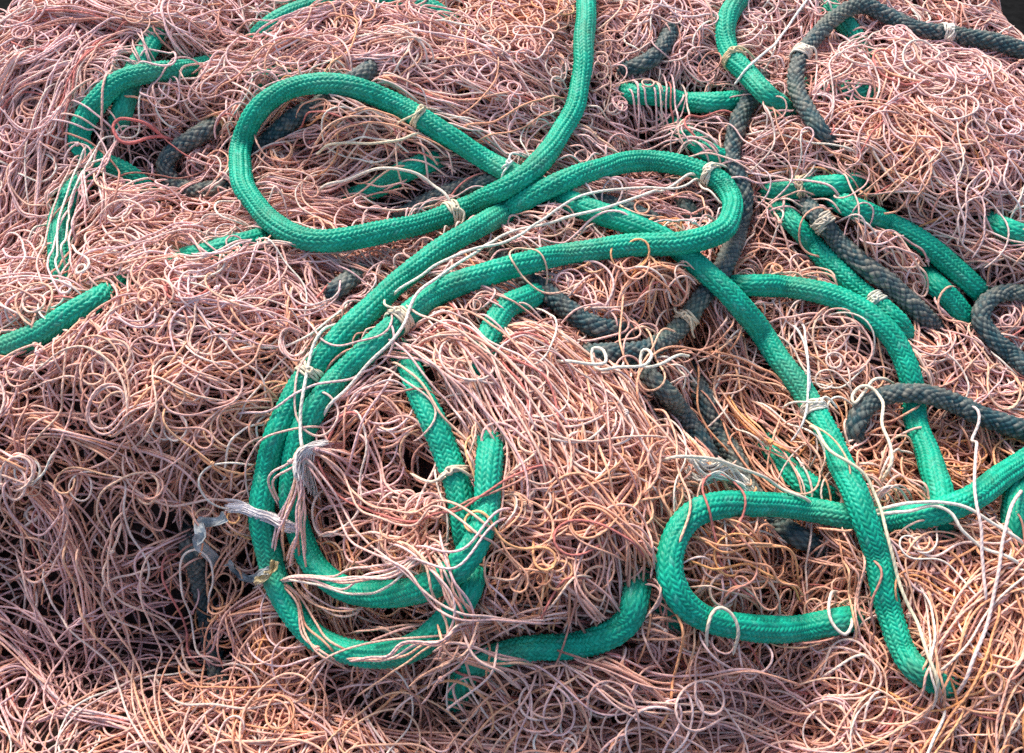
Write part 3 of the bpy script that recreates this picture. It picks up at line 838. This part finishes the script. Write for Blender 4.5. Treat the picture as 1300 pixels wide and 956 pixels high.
cord("pink cord bending in from the right edge and down", [(1310, 618), (1296, 624), (1280, 642), (1270, 680), (1264, 732), (1252, 792), (1226, 856), (1216, 885)], r=.0021, colr=(.74, .55, .50))
cord("doubled cream cord sweeping over the left of the buried rope", [(395, 238), (430, 233), (481, 224), (531, 230), (560, 243), (572, 256), (577, 266)], r=.0021, colr=(.78, .66, .54))
cord("pale cord trailing left from the lashing on the big loop", [(535, 156), (530, 164), (511, 177), (474, 184), (430, 188), (400, 194)], r=.0019, colr=(.76, .62, .44))
cord("white cord slanting across the hollow at the top right", [(1032, -10), (1010, 22), (985, 52), (955, 82), (935, 98)], r=.002, colr=(.82, .78, .70))
cord("white cord kinked over the dark rope arch", [(1146, 476), (1112, 480), (1095, 500), (1082, 515), (1080, 505), (1092, 492), (1106, 494), (1118, 510), (1117, 540), (1128, 565), (1130, 590), (1122, 610)], r=.0021, colr=(.78, .68, .52))
cord("red twine looping out of the net beside the bent dark rope", [(225, 172), (205, 178), (178, 190), (158, 188), (150, 172), (158, 163), (185, 168), (210, 176)], r=.0022, colr=(.62, .16, .14))
cord("white cord hanging over the lower rope end in a loop", [(901, 820), (898, 800), (903, 780), (912, 772), (925, 778), (936, 800), (934, 830)], r=.0019, colr=(.76, .62, .48))
cord("pale cord bending over the end of the hairpin rope", [(1070, 748), (1056, 752), (1051, 775), (1058, 795), (1072, 806), (1082, 790), (1080, 770)], r=.0019, colr=(.78, .64, .54))


# ------------------------------------------------------------------ frayed and torn bits
def fibres(name, label, cat, ctrl, count, spread, colr, r=.0006, messy=1.0):
    out = []
    base = np.array(ctrl, float)
    for k in range(count):
        c = base + rng.normal(0, spread, 2)[None] + rng.normal(0, spread * .6 * messy, base.shape)
        p = spline(c, 3); w = np.full(len(p), .08)
        for _ in range(2):
            st = st_of(p[:, 0], p[:, 1], w); w = smooth(H[ij(st)], 25)
        z = w + rng.uniform(.001, .007)
        cc = np.array(colr) * rng.uniform(.75, 1.1)
        out.append((world(st, z), r, cc))
    V, F, at = tubes(out, 4)
    return tag(make_mesh(name, V, F, M_CORD, at), label, cat)


fibres("frayed_fibre", "dirty white clump of frayed fibre at the dark rope's end", "fibre", [(876, 596), (892, 606), (912, 602), (930, 612), (944, 622)], 75, 4.5, (.84, .80, .70), r=.0012, messy=.45)
fibres("frayed_ribbon", "white frayed ribbon tied across the left coil rope", "ribbon", [(292, 645), (310, 645), (326, 652), (342, 656), (360, 666), (372, 668)], 60, 2.6, (.85, .78, .78), r=.0008, messy=.5)
fibres("frayed_knot", "white frayed knot gathering strands on the coil", "knot", [(412, 562), (398, 566), (388, 578), (384, 596), (384, 612)], 60, 3.0, (.84, .78, .74), r=.0008, messy=.5)


def scrap(name, label, ctrl, width, mat, seed):
    """a torn crumpled strip of thin plastic with real thickness"""
    r_ = np.random.default_rng(seed)
    p = spline(np.array(ctrl, float), 3.0); w = np.full(len(p), .08)
    for _ in range(3):
        st = st_of(p[:, 0], p[:, 1], w); w = smooth(H[ij(st)], 8)
    T = np.gradient(st, axis=0); T /= np.linalg.norm(T, axis=1, keepdims=True) + 1e-9
    Nn = np.stack([-T[:, 1], T[:, 0]], 1)
    n, m = len(st), 9
    wl = width * (.6 + .5 * smooth(r_.random(n), 2)); wr = width * (.6 + .5 * smooth(r_.random(n), 2))
    top = np.empty((n, m, 3))
    for k in range(m):
        f = k / (m - 1) * 2 - 1
        s2 = st + Nn * (np.where(f < 0, wl, wr) * f)[:, None]
        fold = .0022 * np.sin(np.arange(n) * .9 + 2.2 * f + seed) + .003 * smooth(r_.normal(0, 1, n), 1)
        top[:, k] = world(s2, w + .016 + fold + .003 * abs(f))
    bot = top - NV * .0006
    V = np.concatenate([top.reshape(-1, 3), bot.reshape(-1, 3)])
    F = []
    o = n * m
    for a in range(n - 1):
        for k in range(m - 1):
            q = a * m + k
            F.append((q, q + 1, q + m + 1, q + m)); F.append((o + q, o + q + m, o + q + m + 1, o + q + 1))
        F.append((a * m, a * m + m, o + a * m + m, o + a * m)); q = a * m + m - 1
        F.append((q, o + q, o + q + m, q + m))
    for k in range(m - 1):
        F.append((k, o + k, o + k + 1, k + 1)); q = (n - 1) * m + k
        F.append((q, q + 1, o + q + 1, o + q))
    ob = make_mesh(name, V, np.array(F), mat)
    ob.data.polygons.foreach_set("use_smooth", np.zeros(len(F), bool))
    return tag(ob, label, "plastic scrap", "torn plastic scraps on the net")


scrap("plastic_scrap", "grey crumpled plastic scrap left of the coil", [(294, 662), (285, 672), (274, 686), (272, 702), (280, 716), (290, 722)], .008, M_FOIL, 3)
scrap("plastic_scrap", "torn grey strip reaching in to the left coil rope", [(292, 716), (304, 728), (318, 738), (334, 730), (346, 728)], .0055, M_FOIL, 5)
scrap("plastic_scrap", "yellowed torn scrap at the coil's lower left", [(328, 742), (340, 736), (350, 726), (354, 716)], .006, M_TAPE, 8)

# ------------------------------------------------------------------ ground
gx = np.linspace(-14, 14, 60); GX, GY = np.meshgrid(gx, gx)
Pg = np.stack([GX, GY, np.full_like(GX, GZ)], 2)
ii = np.arange(59)[:, None] * 60 + np.arange(59)[None]
tag(make_mesh("ground", Pg.reshape(-1, 3), np.stack([ii, ii + 1, ii + 61, ii + 60], 2).reshape(-1, 4), M_GROUND), kind="structure")

# ------------------------------------------------------------------ light
SUN_EL, SUN_AZ = R(52), R(-28)                  # azimuth from straight behind the heap, towards the left
sd = np.array([math.sin(SUN_AZ) * math.cos(SUN_EL), math.cos(SUN_AZ) * math.cos(SUN_EL), math.sin(SUN_EL)])
wd = bpy.data.worlds.new("World"); sc.world = wd; wd.use_nodes = True
nt = wd.node_tree; bg = nt.nodes["Background"]
sky = nt.nodes.new("ShaderNodeTexSky"); sky.sky_type = 'NISHITA'; sky.sun_disc = False
sky.sun_elevation = SUN_EL; sky.sun_rotation = SUN_AZ; sky.air_density = 1.0; sky.dust_density = 3.0; sky.ozone_density = 1.0
nt.links.new(sky.outputs[0], bg.inputs[0]); bg.inputs[1].default_value = .08
from mathutils import Vector
sun = bpy.data.lights.new("sun", 'SUN'); sun.energy = 1.5; sun.angle = R(24); sun.color = (1, .91, .79)
so = bpy.data.objects.new("sun", sun); COL.objects.link(so)
so.rotation_euler = Vector(sd).to_track_quat('Z', 'Y').to_euler(); so.location = Vector(sd) * 5

# ------------------------------------------------------------------ camera
cam = bpy.data.cameras.new("camera"); cam.sensor_width = 36; cam.lens = 18 / math.tan(R(27))
cam.clip_start = .05; cam.clip_end = 200
co = bpy.data.objects.new("camera", cam); COL.objects.link(co)
co.location = CAM; co.rotation_euler = (PITCH, 0, 0)
sc.camera = co

sc.view_settings.view_transform = 'Standard'; sc.view_settings.look = 'None'
sc.view_settings.exposure = 1.68; sc.view_settings.gamma = 1
sc.cycles.use_denoising = False
sc.cycles.max_bounces = 6; sc.cycles.diffuse_bounces = 4; sc.cycles.glossy_bounces = 2
sc.cycles.use_adaptive_sampling = False
